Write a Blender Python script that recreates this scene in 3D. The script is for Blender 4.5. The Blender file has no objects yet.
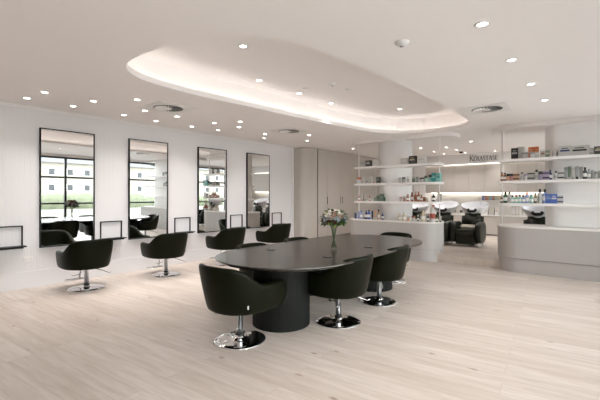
import bpy, bmesh, math, random
from mathutils import Vector, Matrix
random.seed(7)
PI = math.pi
C = bpy.context.scene.collection

# ------------------------------------------------------------------ materials
MATS = {}
def mat(name, col, rough=.5, metal=0., noise=0., nscale=8., emit=0., bump=0., bscale=60., spec=.5, coat=0.):
    if name in MATS: return MATS[name]
    m = bpy.data.materials.new(name); m.use_nodes = True
    nt = m.node_tree; b = nt.nodes['Principled BSDF']
    c4 = (*col, 1)
    b.inputs['Base Color'].default_value = c4
    b.inputs['Roughness'].default_value = rough
    b.inputs['Metallic'].default_value = metal
    b.inputs['Specular IOR Level'].default_value = spec
    if coat: b.inputs['Coat Weight'].default_value = coat
    tc = nt.nodes.new('ShaderNodeTexCoord')
    nz = nt.nodes.new('ShaderNodeTexNoise'); nz.inputs['Scale'].default_value = nscale
    nz.inputs['Detail'].default_value = 3
    nt.links.new(tc.outputs['Object'], nz.inputs['Vector'])
    mx = nt.nodes.new('ShaderNodeMix'); mx.data_type = 'RGBA'
    k = noise
    mx.inputs[6].default_value = tuple(max(0, v*(1-k)) for v in col) + (1,)
    mx.inputs[7].default_value = tuple(min(1, v*(1+k)) for v in col) + (1,)
    nt.links.new(nz.outputs['Fac'], mx.inputs[0])
    nt.links.new(mx.outputs[2], b.inputs['Base Color'])
    if emit:
        b.inputs['Emission Color'].default_value = c4
        b.inputs['Emission Strength'].default_value = emit
    if bump:
        n2 = nt.nodes.new('ShaderNodeTexNoise'); n2.inputs['Scale'].default_value = bscale
        bp = nt.nodes.new('ShaderNodeBump'); bp.inputs['Strength'].default_value = bump
        bp.inputs['Distance'].default_value = .004
        nt.links.new(tc.outputs['Object'], n2.inputs['Vector'])
        nt.links.new(n2.outputs['Fac'], bp.inputs['Height'])
        nt.links.new(bp.outputs['Normal'], b.inputs['Normal'])
    MATS[name] = m
    return m

def grooved(name, col, axis, pitch, rough=.5, strength=.5, width=.06):
    """painted board with fine vertical grooves every `pitch` metres along axis (0 x, 1 y)"""
    m = mat(name, col, rough)
    nt = m.node_tree; b = nt.nodes['Principled BSDF']
    tc = nt.nodes.new('ShaderNodeTexCoord'); sp = nt.nodes.new('ShaderNodeSeparateXYZ')
    nt.links.new(tc.outputs['Object'], sp.inputs[0])
    d = nt.nodes.new('ShaderNodeMath'); d.operation = 'DIVIDE'; d.inputs[1].default_value = pitch
    nt.links.new(sp.outputs[axis], d.inputs[0])
    f = nt.nodes.new('ShaderNodeMath'); f.operation = 'FRACT'; nt.links.new(d.outputs[0], f.inputs[0])
    s = nt.nodes.new('ShaderNodeMath'); s.operation = 'SUBTRACT'; s.inputs[1].default_value = .5
    nt.links.new(f.outputs[0], s.inputs[0])
    a = nt.nodes.new('ShaderNodeMath'); a.operation = 'ABSOLUTE'; nt.links.new(s.outputs[0], a.inputs[0])
    g = nt.nodes.new('ShaderNodeMapRange'); g.inputs[1].default_value = .5-width; g.inputs[2].default_value = .5
    g.inputs[3].default_value = 1; g.inputs[4].default_value = 0
    nt.links.new(a.outputs[0], g.inputs[0])
    bp = nt.nodes.new('ShaderNodeBump'); bp.inputs['Strength'].default_value = strength; bp.inputs['Distance'].default_value = .004
    nt.links.new(g.outputs[0], bp.inputs['Height']); nt.links.new(bp.outputs['Normal'], b.inputs['Normal'])
    return m

def floor_material():
    m = bpy.data.materials.new('pale_oak_boards'); m.use_nodes = True
    nt = m.node_tree; b = nt.nodes['Principled BSDF']; L = nt.links; N = nt.nodes.new
    tc = N('ShaderNodeTexCoord'); mp = N('ShaderNodeMapping')
    mp.inputs['Rotation'].default_value = (0, 0, -math.radians(5.2)+PI)
    L.new(tc.outputs['Object'], mp.inputs[0])
    br = N('ShaderNodeTexBrick'); br.offset = .37; br.offset_frequency = 2
    br.inputs['Scale'].default_value = 1
    br.inputs['Brick Width'].default_value = 2.1; br.inputs['Row Height'].default_value = .19
    br.inputs['Mortar Size'].default_value = .0016; br.inputs['Mortar Smooth'].default_value = .2
    br.inputs['Color1'].default_value = (0, 0, 0, 1); br.inputs['Color2'].default_value = (1, 1, 1, 1)
    br.inputs['Mortar'].default_value = (.5, .5, .5, 1); br.inputs['Bias'].default_value = 0
    L.new(mp.outputs[0], br.inputs['Vector'])
    ramp = N('ShaderNodeValToRGB')
    e = ramp.color_ramp.elements
    e[0].color = FLOOR_A; e[1].color = FLOOR_B
    L.new(br.outputs['Color'], ramp.inputs[0])
    # long grain
    m2 = N('ShaderNodeMapping'); m2.inputs['Scale'].default_value = (.9, 9, 1); L.new(mp.outputs[0], m2.inputs[0])
    va = N('ShaderNodeVectorMath'); va.operation = 'MULTIPLY_ADD'
    va.inputs[1].default_value = (17, 17, 17); L.new(br.outputs['Color'], va.inputs[0]); L.new(m2.outputs[0], va.inputs[2])
    gn = N('ShaderNodeTexNoise'); gn.inputs['Scale'].default_value = 2.2; gn.inputs['Detail'].default_value = 6
    gn.inputs['Roughness'].default_value = .62; gn.inputs['Distortion'].default_value = .5
    L.new(va.outputs[0], gn.inputs['Vector'])
    gr = N('ShaderNodeValToRGB'); g = gr.color_ramp.elements
    g[0].position = .3; g[0].color = (.83, .79, .75, 1); g[1].position = .62; g[1].color = (1.03, 1.03, 1.03, 1)
    L.new(gn.outputs['Fac'], gr.inputs[0])
    mul = N('ShaderNodeMix'); mul.data_type = 'RGBA'; mul.blend_type = 'MULTIPLY'; mul.inputs[0].default_value = 1
    L.new(ramp.outputs[0], mul.inputs[6]); L.new(gr.outputs[0], mul.inputs[7])
    # knots
    m3 = N('ShaderNodeMapping'); m3.inputs['Scale'].default_value = (1.9, 4.6, 1); L.new(mp.outputs[0], m3.inputs[0])
    vo = N('ShaderNodeTexVoronoi'); vo.inputs['Scale'].default_value = 1.0; L.new(m3.outputs[0], vo.inputs['Vector'])
    nk = N('ShaderNodeTexNoise'); nk.inputs['Scale'].default_value = 14; L.new(mp.outputs[0], nk.inputs['Vector'])
    ad = N('ShaderNodeMath'); ad.operation = 'MULTIPLY_ADD'; ad.inputs[1].default_value = .12
    L.new(nk.outputs['Fac'], ad.inputs[0]); L.new(vo.outputs['Distance'], ad.inputs[2])
    kr = N('ShaderNodeValToRGB'); k = kr.color_ramp.elements
    k[0].position = .07; k[0].color = (.48, .40, .33, 1); k[1].position = .15; k[1].color = (1, 1, 1, 1)
    L.new(ad.outputs[0], kr.inputs[0])
    mk = N('ShaderNodeMix'); mk.data_type = 'RGBA'; mk.blend_type = 'MULTIPLY'; mk.inputs[0].default_value = 1
    L.new(mul.outputs[2], mk.inputs[6]); L.new(kr.outputs[0], mk.inputs[7])
    # joints
    mj = N('ShaderNodeMix'); mj.data_type = 'RGBA'; L.new(br.outputs['Fac'], mj.inputs[0])
    mj.inputs[7].default_value = (.42, .35, .29, 1); L.new(mk.outputs[2], mj.inputs[6])
    L.new(mj.outputs[2], b.inputs['Base Color'])
    b.inputs['Roughness'].default_value = .42; b.inputs['Specular IOR Level'].default_value = .35
    bp = N('ShaderNodeBump'); bp.inputs['Strength'].default_value = .12; bp.inputs['Distance'].default_value = .002
    L.new(gn.outputs['Fac'], bp.inputs['Height']); L.new(bp.outputs['Normal'], b.inputs['Normal'])
    return m

def glass_pane():
    m = bpy.data.materials.new('window_glass'); m.use_nodes = True
    nt = m.node_tree; nt.nodes.clear()
    o = nt.nodes.new('ShaderNodeOutputMaterial'); t = nt.nodes.new('ShaderNodeBsdfTransparent')
    t.inputs[0].default_value = (.94, .96, .95, 1)
    g = nt.nodes.new('ShaderNodeBsdfGlossy'); g.inputs['Roughness'].default_value = .01
    f = nt.nodes.new('ShaderNodeFresnel'); f.inputs[0].default_value = 1.35
    x = nt.nodes.new('ShaderNodeMixShader')
    nt.links.new(f.outputs[0], x.inputs[0]); nt.links.new(t.outputs[0], x.inputs[1]); nt.links.new(g.outputs[0], x.inputs[2])
    nt.links.new(x.outputs[0], o.inputs[0])
    return m

# brightness knobs
FLOOR_A = (.545, .475, .42, 1); FLOOR_B = (.63, .565, .515, 1)
EXPOSURE = 1.36

BRIGHT = mat('bright_white_paint', (.92, .91, .905), .5, noise=.01)
WHITE = mat('white_paint', (.82, .805, .80), .55, noise=.01)
CEIL = mat('ceiling_paint', (.92, .885, .87), .8, noise=.01)
WALLM = grooved('grooved_white_panelling', (.74, .725, .735), 1, .075, .5, .35)
BASEM = mat('white_skirting', (.74, .725, .735), .4)
FLOORM = floor_material()
GREIGE = mat('greige_laminate', (.52, .48, .44), .5, noise=.02)
GREIGE_D = mat('greige_shadow_gap', (.16, .145, .13), .7)
COUNTERM = mat('pale_grey_laminate', (.46, .44, .425), .45, noise=.015)
WORKTOP = mat('white_worktop', (.82, .80, .78), .3)
SHELFM = mat('white_shelf_lacquer', (.90, .885, .875), .4)
BLACKM = mat('black_powder_coat', (.005, .005, .005), .4, spec=.2)
FRAMEM = mat('black_window_frame', (.015, .017, .017), .4)
LEATHER = mat('dark_olive_leather', (.0045, .0055, .0015), .4, noise=.1, bump=.15, bscale=180, spec=.11)
LEATHER_S = mat('dark_olive_vinyl', (.018, .020, .012), .4, noise=.1, spec=.3)
CHROME = mat('polished_chrome', (.82, .82, .83), .06, 1.)
SATIN = mat('satin_chrome', (.75, .75, .76), .3, 1.)
STEEL = mat('brushed_steel', (.6, .6, .61), .25, 1.)
TABLETOP = mat('dark_stained_oak_top', (.035, .030, .026), .24, noise=.25, nscale=3, spec=1.)
COLUMNM = grooved('black_reeded_timber', (.012, .014, .012), 0, .02, .4, .4, .2)
MIRRORM = mat('mirror_silver', (.88, .89, .885), .003, 1.)
GLASS = glass_pane()
CERAMIC = mat('white_ceramic', (.82, .83, .86), .12, coat=.5)
RUBBER = mat('black_rubber', (.01, .01, .01), .5)
TOWEL = mat('cream_towelling', (.82, .77, .67), .9, bump=.6, bscale=120)
SPLASH = grooved('white_ribbed_splashback', (.82, .80, .76), 0, .075, .3, .8, .12)
LED = mat('warm_led_strip', (1, .955, .90), .5, emit=1.8)
LED2 = mat('soft_led_strip', (1, .90, .78), .5, emit=3.5)
LAMP = mat('downlight_lens', (1, .95, .88), .5, emit=8)
PLASTIC = mat('white_plastic', (.80, .79, .77), .4)
VENTD = mat('vent_dark_gap', (.12, .118, .115), .7)
LETTER = mat('dark_sign_lettering', (.03, .03, .035), .4)

# ------------------------------------------------------------------ mesh helpers
class MB:
    def __init__(s): s.bm = bmesh.new(); s.mats = []
    def mi(s, m):
        if m is None: return 0
        if m not in s.mats: s.mats.append(m)
        return s.mats.index(m)
    def _tag(s, faces, m, smooth=False):
        i = s.mi(m)
        for f in faces: f.material_index = i; f.smooth = smooth
    def box(s, x0, x1, y0, y1, z0, z1, m=None, bev=0.):
        bm = bmesh.new()
        bmesh.ops.create_cube(bm, size=1)
        for v in bm.verts:
            v.co = Vector(((x0+x1)/2 + v.co.x*(x1-x0), (y0+y1)/2 + v.co.y*(y1-y0), (z0+z1)/2 + v.co.z*(z1-z0)))
        if bev: bmesh.ops.bevel(bm, geom=bm.edges[:], offset=bev, segments=2, profile=.6, affect='EDGES')
        s.join(bm, m); return s
    def join(s, bm, m=None, mtx=None, smooth=False):
        if mtx is not None: bmesh.ops.transform(bm, matrix=mtx, verts=bm.verts)
        i = s.mi(m); vm = {}
        for v in bm.verts: vm[v] = s.bm.verts.new(v.co)
        for f in bm.faces:
            try:
                g = s.bm.faces.new([vm[v] for v in f.verts]); g.material_index = i; g.smooth = smooth or f.smooth
            except ValueError: pass
        bm.free()
    def lathe(s, prof, m=None, n=24, c=(0, 0, 0), sx=1., sy=1., mtx=None, smooth=True):
        """prof: list of (r,z); r=0 ends closed with a point"""
        bm = bmesh.new(); rings = []
        for r, z in prof:
            if r <= 1e-6: rings.append([bm.verts.new((c[0], c[1], c[2]+z))])
            else: rings.append([bm.verts.new((c[0]+r*sx*math.cos(2*PI*k/n), c[1]+r*sy*math.sin(2*PI*k/n), c[2]+z)) for k in range(n)])
        for a, b in zip(rings, rings[1:]):
            for k in range(n):
                k2 = (k+1) % n
                if len(a) == 1 and len(b) == 1: continue
                if len(a) == 1: f = [a[0], b[k2], b[k]][::-1]
                elif len(b) == 1: f = [a[k], a[k2], b[0]]
                else: f = [a[k], a[k2], b[k2], b[k]]
                bm.faces.new(f)
        bmesh.ops.recalc_face_normals(bm, faces=bm.faces[:])
        s.join(bm, m, mtx, smooth); return s
    def prism(s, pts, z0, z1, m=None, smooth=False):
        bm = bmesh.new()
        a = [bm.verts.new((x, y, z0)) for x, y in pts]; b = [bm.verts.new((x, y, z1)) for x, y in pts]
        n = len(pts)
        for k in range(n):
            f = bm.faces.new([a[k], a[(k+1) % n], b[(k+1) % n], b[k]])
        for ring, flip in ((a, True), (b, False)):
            bm.faces.new(ring[::-1] if flip else ring)
        bmesh.ops.recalc_face_normals(bm, faces=bm.faces[:])
        s.join(bm, m); return s
    def tube(s, pts, r, m=None, n=8, closed=False):
        bm = bmesh.new(); P = [Vector(p) for p in pts]; rings = []; up = None
        N_ = len(P)
        for i, p in enumerate(P):
            if closed: d = P[(i+1) % N_]-P[i-1]
            else: d = (P[min(i+1, N_-1)]-P[max(i-1, 0)])
            d.normalize()
            if up is None:
                up = Vector((0, 0, 1)) if abs(d.z) < .9 else Vector((1, 0, 0))
            u = d.cross(up).normalized(); w = u.cross(d).normalized(); up = w
            rr = r[i] if isinstance(r, (list, tuple)) else r
            rings.append([bm.verts.new(p + rr*(math.cos(2*PI*k/n)*u + math.sin(2*PI*k/n)*w)) for k in range(n)])
        last = N_ if closed else N_-1
        for i in range(last):
            a, b = rings[i], rings[(i+1) % N_]
            for k in range(n): bm.faces.new([a[k], a[(k+1) % n], b[(k+1) % n], b[k]])
        if not closed:
            bm.faces.new(rings[0]); bm.faces.new(rings[-1])
        bmesh.ops.recalc_face_normals(bm, faces=bm.faces[:])
        s.join(bm, m, None, True); return s
    def build(s, name, m=None, parent=None, sub=0, loc=None):
        me = bpy.data.meshes.new(name); s.bm.to_mesh(me); s.bm.free()
        for x in s.mats: me.materials.append(x)
        if m is not None and not s.mats: me.materials.append(m)
        o = bpy.data.objects.new(name, me); C.objects.link(o)
        if parent is not None: o.parent = parent
        if loc: o.location = loc
        if sub:
            md = o.modifiers.new('smooth', 'SUBSURF'); md.levels = sub; md.render_levels = sub
        return o

def tag(o, label=None, cat=None, group=None, kind=None):
    if label: o['label'] = label
    if cat: o['category'] = cat
    if group: o['group'] = group
    if kind: o['kind'] = kind
    return o
def empty(name, loc=(0, 0, 0), rz=0., label=None, cat=None, group=None):
    o = bpy.data.objects.new(name, None); C.objects.link(o); o.location = loc; o.rotation_euler = (0, 0, rz)
    o.empty_display_size = .1
    return tag(o, label, cat, group)
def copy_tree(o, parent=None):
    c = o.copy(); C.objects.link(c); c.parent = parent
    for ch in list(o.children): copy_tree(ch, c)
    return c
def struct(o): o['kind'] = 'structure'; return o

def spline(pts, n=6, closed=True):
    out = []; N_ = len(pts)
    rng = range(N_) if closed else range(N_-1)
    for i in rng:
        if closed: p = [pts[(i+k-1) % N_] for k in range(4)]
        else: p = [pts[max(0, min(N_-1, i+k-1))] for k in range(4)]
        for j in range(n):
            t = j/n
            out.append(tuple(.5*((2*p[1][d]) + (-p[0][d]+p[2][d])*t + (2*p[0][d]-5*p[1][d]+4*p[2][d]-p[3][d])*t*t
                       + (-p[0][d]+3*p[1][d]-3*p[2][d]+p[3][d])*t**3) for d in range(len(pts[0]))))
    if not closed: out.append(tuple(pts[-1]))
    return out
def offset(pts, d):
    n = len(pts); out = []
    area = sum(pts[i][0]*pts[(i+1) % n][1]-pts[(i+1) % n][0]*pts[i][1] for i in range(n))
    sg = 1 if area > 0 else -1
    for i in range(n):
        a, b = pts[i-1], pts[(i+1) % n]
        tx, ty = b[0]-a[0], b[1]-a[1]; l = math.hypot(tx, ty) or 1
        out.append((pts[i][0]+sg*d*ty/l, pts[i][1]-sg*d*tx/l))
    return out
def rrect(x0, x1, y0, y1, rs, n=8):
    """rounded rectangle; rs radii for corners (x0y0, x1y0, x1y1, x0y1)"""
    out = []
    for (cx, cy, a0), r in zip([(x0, y0, PI), (x1, y0, 1.5*PI), (x1, y1, 0), (x0, y1, .5*PI)], rs):
        if r <= 0: out.append((cx, cy)); continue
        ox = cx+(r if cx == x0 else -r); oy = cy+(r if cy == y0 else -r)
        for k in range(n+1):
            a = a0+k/n*PI/2; out.append((ox+r*math.cos(a), oy+r*math.sin(a)))
    return out

# ------------------------------------------------------------------ room shell
X1, Y0, Y1, H = 8.1, -3.2, 13.0, 2.7
YE = 7.77                        # where the panelled wall ends
cove = spline([(3.13, 1.75), (3.79, 1.81), (4.17, 1.96), (4.41, 2.2), (4.57, 2.55), (4.67, 3.2), (4.74, 4.19), (4.80, 5.36), (4.81, 6.5), (4.74, 7.2),
               (4.4, 7.58), (3.8, 7.64), (3.25, 7.42), (2.93, 6.95), (2.78, 6.22), (2.64, 4.95), (2.55, 3.81), (2.48, 2.97), (2.50, 2.37), (2.59, 2.05), (2.79, 1.83)], 5)

struct(MB().box(-.2, X1+.2, Y0-.2, Y1+.2, -.12, 0, FLOORM).build('floor'))
struct(MB().box(.0, X1, 7.78, Y1, 0.0, .15, FLOORM).build('floor_platform'))

def ceiling():
    bm = bmesh.new()
    o = [bm.verts.new(p) for p in [(-.2, Y0-.2, H), (X1+.2, Y0-.2, H), (X1+.2, Y1+.2, H), (-.2, Y1+.2, H)]]
    i = [bm.verts.new((x, y, H)) for x, y in cove]
    es = [bm.edges.new((o[k], o[(k+1) % 4])) for k in range(4)] + [bm.edges.new((i[k], i[(k+1) % len(i)])) for k in range(len(i))]
    bmesh.ops.triangle_fill(bm, use_beauty=True, use_dissolve=False, edges=es)
    # walls of the recess: lip, ledge, riser, raised ceiling
    R = offset(cove, .15); Lo = offset(cove, .015)
    def ring(p, z): return [bm.verts.new((x, y, z)) for x, y in p]
    rings = [i, ring(cove, H+.065), ring(Lo, H+.065), ring(Lo, H+.025), ring(R, H+.025), ring(R, H+.34)]
    n = len(cove)
    for a, b in zip(rings, rings[1:]):
        for k in range(n): bm.faces.new([a[k], a[(k+1) % n], b[(k+1) % n], b[k]])
    top = bm.faces.new(rings[-1])
    # roof slab above, so that no daylight enters through the recess
    bmesh.ops.recalc_face_normals(bm, faces=bm.faces[:])
    m = MB(); m.join(bm, CEIL)
    m.box(-.2, X1+.2, Y0-.2, Y1+.2, H+.40, H+.5, CEIL)
    for a in ((-.2, X1+.2, Y0-.25, Y0-.2), (-.2, X1+.2, Y1+.2, Y1+.25), (-.25, -.2, Y0-.2, Y1+.2), (X1+.2, X1+.25, Y0-.2, Y1+.2)):
        m.box(*a, H, H+.5, CEIL)
    return m.build('ceiling')
struct(ceiling())

# led strip lying in the cove
def led_ring():
    a, b = offset(cove, .045), offset(cove, .07)
    bm = bmesh.new(); n = len(a)
    v = [[bm.verts.new((x, y, z)) for x, y in p] for p, z in ((a, H+.0255), (a, H+.034), (b, H+.034), (b, H+.0255))]
    for p, q in zip(v, v[1:]+v[:1]):
        for k in range(n): bm.faces.new([p[k], p[(k+1) % n], q[(k+1) % n], q[k]])
    bmesh.ops.recalc_face_normals(bm, faces=bm.faces[:])
    m = MB(); m.join(bm, LED); return m.build('cove_light')
tag(led_ring(), 'warm glowing light strip hidden round the edge of the recessed ceiling', 'light strip')

# left wall: panelled, with skirting and small ceiling trim
struct(MB().box(-.2, 0, Y0-.2, YE, 0, H, WALLM).build('wall_left'))
struct(MB().box(-.2, 0, YE, Y1+.2, 0, H, WHITE).build('wall_left_rear'))
struct(MB().box(0, .014, Y0, YE, 0, .25, BASEM, .003).build('baseboard_left'))
m = MB(); m.box(0, .03, Y0, YE, H-.035, H, WHITE, .004); m.box(.0, .055, Y0, YE, H-.015, H, WHITE, .003)
struct(m.build('trim_1'))
# white return at the end of the panelled wall
struct(MB().box(0, .055, YE-.05, YE, 0, H, WHITE, .004).build('trim_2'))
struct(MB().box(-.2, X1+.2, Y1, Y1+.2, 0, H, WHITE).build('wall_back'))
# front wall behind the camera, with a wide window
m = MB(); m.box(-.2, X1+.2, Y0-.2, Y0, 0, H, WHITE)
struct(m.build('wall_front'))
m = MB(); m.box(X1, X1+.2, Y0, -1.96, 0, H, WHITE); m.box(X1, X1+.2, 12.04, Y1, 0, H, WHITE); m.box(X1, X1+.2, -1.96, 12.04, 2.62, H, WHITE)
struct(m.build('wall_right'))

def window(idx, a, b, axis, pos, z1, trans):
    """a..b extent; axis 'y' = wall parallel to y at x=pos, axis 'x' = parallel to x at y=pos"""
    o = struct(empty('window_%d' % idx, (0, 0, 0)))
    fr = MB(); w = .035
    def bx(mb, u0, u1, z0, zz, d0, d1, mt):
        if axis == 'y': mb.box(pos+d0, pos+d1, u0, u1, z0, zz, mt)
        else: mb.box(u0, u1, pos+d0, pos+d1, z0, zz, mt)
    bx(fr, a, a+w, 0, z1, .04, .12, FRAMEM); bx(fr, b-w, b, 0, z1, .04, .12, FRAMEM)
    bx(fr, a+w, b-w, 0, .06, .04, .12, FRAMEM); bx(fr, a+w, b-w, z1-.06, z1, .04, .12, FRAMEM)
    for t in trans: bx(fr, a+w, b-w, t-.03, t+.03, .04, .12, FRAMEM)
    fr.build('window_frame', None, o)
    pn = MB(); bx(pn, a+w, b-w, .06, z1-.06, .078, .082, GLASS)
    pn.build('pane', None, o)
ms = [-1.96, -.21, 1.54, 3.29, 5.04, 6.79, 8.54, 10.29, 12.04]
for k in range(8): window(k+1, ms[k], ms[k+1], 'y', X1, 2.62, (.98, 1.90))

# soffits over the two display units
struct(MB().prism(rrect(1.7, 4.25, 7.82, 8.75, (.35, .45, .45, .35)), 2.63, H, CEIL).build('ceiling_soffit_left'))
struct(MB().prism(rrect(4.95, X1, 7.82, 8.75, (.45, 0, 0, .45)), 2.63, H, CEIL).build('ceiling_soffit_right'))
# round pillar and wide round-cornered pier
struct(MB().lathe([(0, .831), (.385, .831), (.385, 2.63), (0, 2.63)], BRIGHT, 48, (2.84, 8.17, 0)).build('wall_pillar'))
struct(MB().prism(rrect(5.8, 7.75, 7.92, 8.6, (.25, .25, .25, .25), 10), (.835), 2.63, BRIGHT).build('wall_pier'))

# ------------------------------------------------------------------ downlights and other ceiling fittings
def downlight_proto():
    r = empty('downlight', (0, 0, 0))
    MB().lathe([(.036, .0), (.040, -.006), (.055, -.006), (.058, 0)], PLASTIC, 20).build('trim_ring', None, r)
    MB().lathe([(0, -.001), (.037, -.001)], LAMP, 20).build('lens', None, r)
    ld = bpy.data.lights.new('downlight_lamp', 'SPOT'); ld.energy = SPOT_W; ld.spot_size = math.radians(104); ld.spot_blend = 1
    ld.color = (1, .96, .93); ld.shadow_soft_size = .04
    lo = bpy.data.objects.new('downlight_lamp', ld); C.objects.link(lo); lo.parent = r; lo.location = (0, 0, -.02)
    return r
SPOT_W = 16
DL = []
for y in (.1, .8): DL += [(.56, y, H, 0), (1.1, y+.05, H, 0)]
names_m = ['first', 'second', 'third', 'fourth']
lights = [
 (.57, 1.54, 'ceiling downlight nearest the wall, leftmost in the picture'),
 (1.08, 1.60, 'ceiling downlight above and left of the leftmost mirror, away from wall'),
 (.56, 2.11, 'ceiling downlight right above the leftmost mirror, close to the wall'),
 (1.10, 2.18, 'ceiling downlight above leftmost mirror, in the row away from wall'),
 (.54, 2.87, 'ceiling downlight between leftmost and second mirror, close to the wall'),
 (1.10, 2.93, 'ceiling downlight below the nearest round vent, between the left two mirrors'),
 (1.65, 2.53, 'ceiling downlight just left of the nearest round vent'),
 (.50, 3.46, 'ceiling downlight close to the wall above the second mirror'),
 (1.11, 3.49, 'ceiling downlight above second mirror, just right of the round vent'),
 (.54, 4.17, 'ceiling downlight close to the wall between second and third mirrors'),
 (1.14, 4.23, 'ceiling downlight away from the wall between second and third mirrors'),
 (.62, 4.73, 'ceiling downlight close to wall above left edge of third mirror'),
 (1.19, 4.78, 'ceiling downlight away from wall above the third mirror'),
 (1.61, 4.44, 'ceiling downlight near cove edge, midway between the two left vents'),
 (.61, 6.05, 'ceiling downlight close to wall above the fourth mirror'),
 (1.01, 5.67, 'ceiling downlight left of the farther round vent, above fourth mirror'),
 (1.50, 5.73, 'ceiling downlight just below the farther left vent by the cove'),
 (1.14, 6.97, 'ceiling downlight near the end of the mirror wall, before the closets'),
 (1.66, 6.37, 'ceiling downlight past the farther left vent, near the wall end'),
 (5.90, 3.11, 'largest ceiling downlight, near the top right of the picture'),
 (5.93, 4.11, 'second downlight down the right-hand row on the ceiling'),
 (5.96, 5.14, 'third downlight down the right-hand row on the ceiling'),
 (6.00, 6.12, 'farthest downlight of the right-hand row, nearest the right shelves'),
 (1.21, 8.96, 'ceiling downlight in front of the tall closets, left of the shelf unit'),
 (2.36, 9.76, 'wash area downlight seen just right of the round pillar'),
 (2.72, 10.06, 'wash area downlight above the middle washing chair, second right of pillar'),
 (2.72, 11.10, 'wash area downlight above the left shelf end, behind its fellows'),
 (3.30, 10.39, 'wash area downlight between the left shelves and the sign'),
 (4.13, 9.63, 'wash area downlight largest of those above the wall sign'),
 (3.36, 11.15, 'wash area downlight left of the wall sign, middle depth'),
 (3.35, 12.00, 'wash area downlight right above the left end of the sign'),
 (4.17, 12.10, 'wash area downlight above the right end of the sign'),
 (2.73, 11.96, 'wash area downlight farthest left, close to the bulkhead'),
]
recess = [   # on the raised part
 (3.52, 2.79, 'downlight nearest the viewer inside the recessed ceiling'),
 (2.78, 3.76, 'second downlight from the left inside the recessed ceiling'),
 (2.80, 4.65, 'third downlight from the left inside the recessed ceiling'),
 (2.83, 5.52, 'fourth downlight inside the recessed ceiling, by its far left side'),
 (3.61, 6.71, 'downlight at the far right end inside the recessed ceiling'),
]
narrow = None
proto = downlight_proto(); first = True
for L_, z in ((lights, H), (recess, H+.34)):
    for x, y, lab in L_:
        o = proto if first else copy_tree(proto); first = False
        if z > H:
            for ch in o.children:
                if ch.type == 'LIGHT':
                    if narrow is None: narrow = ch.data.copy(); narrow.spot_size = math.radians(72); narrow.energy = 8
                    ch.data = narrow
        o.location = (x, y, z); tag(o, lab, 'downlight', 'round ceiling downlights')
# three more that light the room in the part of the ceiling behind the camera
for x, y in ((5.88, 2.1), (5.86, 1.1), (2.2, -1.2), (4.4, -1.2)):
    o = copy_tree(proto); o.location = (x, y, H)
    tag(o, 'round ceiling downlight outside the picture', 'downlight', 'round ceiling downlights out of view')

def vent(x, y, lab, rz=0):
    t = empty('ceiling_vent', (x, y, H), rz, lab, 'vent', 'round swirl air vents')
    MB().box(-.3, .3, -.3, .3, -.006, 0, PLASTIC, .002).build('face_plate', None, t)
    MB().lathe([(0, -.009), (.2, -.009), (.215, -.006)], VENTD, 32).build('dark_opening', None, t)
    b = MB()
    for k in range(24):
        a = 2*PI*k/24
        b.join(blade(), PLASTIC, Matrix.Rotation(a, 4, 'Z') @ Matrix.Translation((.13, 0, -.0105)) @ Matrix.Rotation(math.radians(28), 4, 'X'))
    b.lathe([(0, -.016), (.05, -.016), (.055, -.009)], PLASTIC, 20)
    b.build('swirl_blades', None, t)
def blade():
    bm = bmesh.new(); bmesh.ops.create_cube(bm, size=1)
    for v in bm.verts: v.co = Vector((v.co.x*.14, v.co.y*(.034 if v.co.x > 0 else .014), v.co.z*.001))
    return bm
vent(1.54, 3.07, 'round swirl air vent in a square plate above the left two mirrors')
vent(1.65, 5.72, 'round swirl air vent farther along the ceiling above the fourth mirror')
vent(5.25, 6.19, 'round swirl air vent in a square plate right of the recessed ceiling')
def smoke(x, y, z, r, lab, cat='smoke detector', name='smoke_detector'):
    m = MB(); m.lathe([(r, 0), (r, -.012), (r*.7, -.03), (r*.35, -.036), (0, -.036)], PLASTIC, 24)
    m.lathe([(r*.36, -.0362), (r*.3, -.041), (0, -.041)], STEEL, 16)
    o = m.build(name); o.location = (x, y, z); tag(o, lab, cat)
smoke(5.28, 3.03, H, .06, 'round white smoke detector on the ceiling right of the recess')
smoke(3.52, 4.55, H+.34, .05, 'small round detector inside the recessed ceiling')
for x, y, lab in ((3.05, 4.5, 'small flush ceiling plate at the left inside the recess'), (3.54, 4.95, 'small flush ceiling plate beside the detector inside the recess')):
    m = MB(); m.lathe([(.045, 0), (.045, -.005), (0, -.006)], PLASTIC, 20); o = m.build('ceiling_plate'); o.location = (x, y, H+.34)
    tag(o, lab, 'ceiling plate')
m = MB(); m.lathe([(0, -.06), (.045, -.045), (.05, -.0), (0, 0)], BLACKM, 16)
o = m.build('camera_dome'); o.location = (3.35, 11.6, H); tag(o, 'small black camera dome on the wash area ceiling', 'camera')

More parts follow.
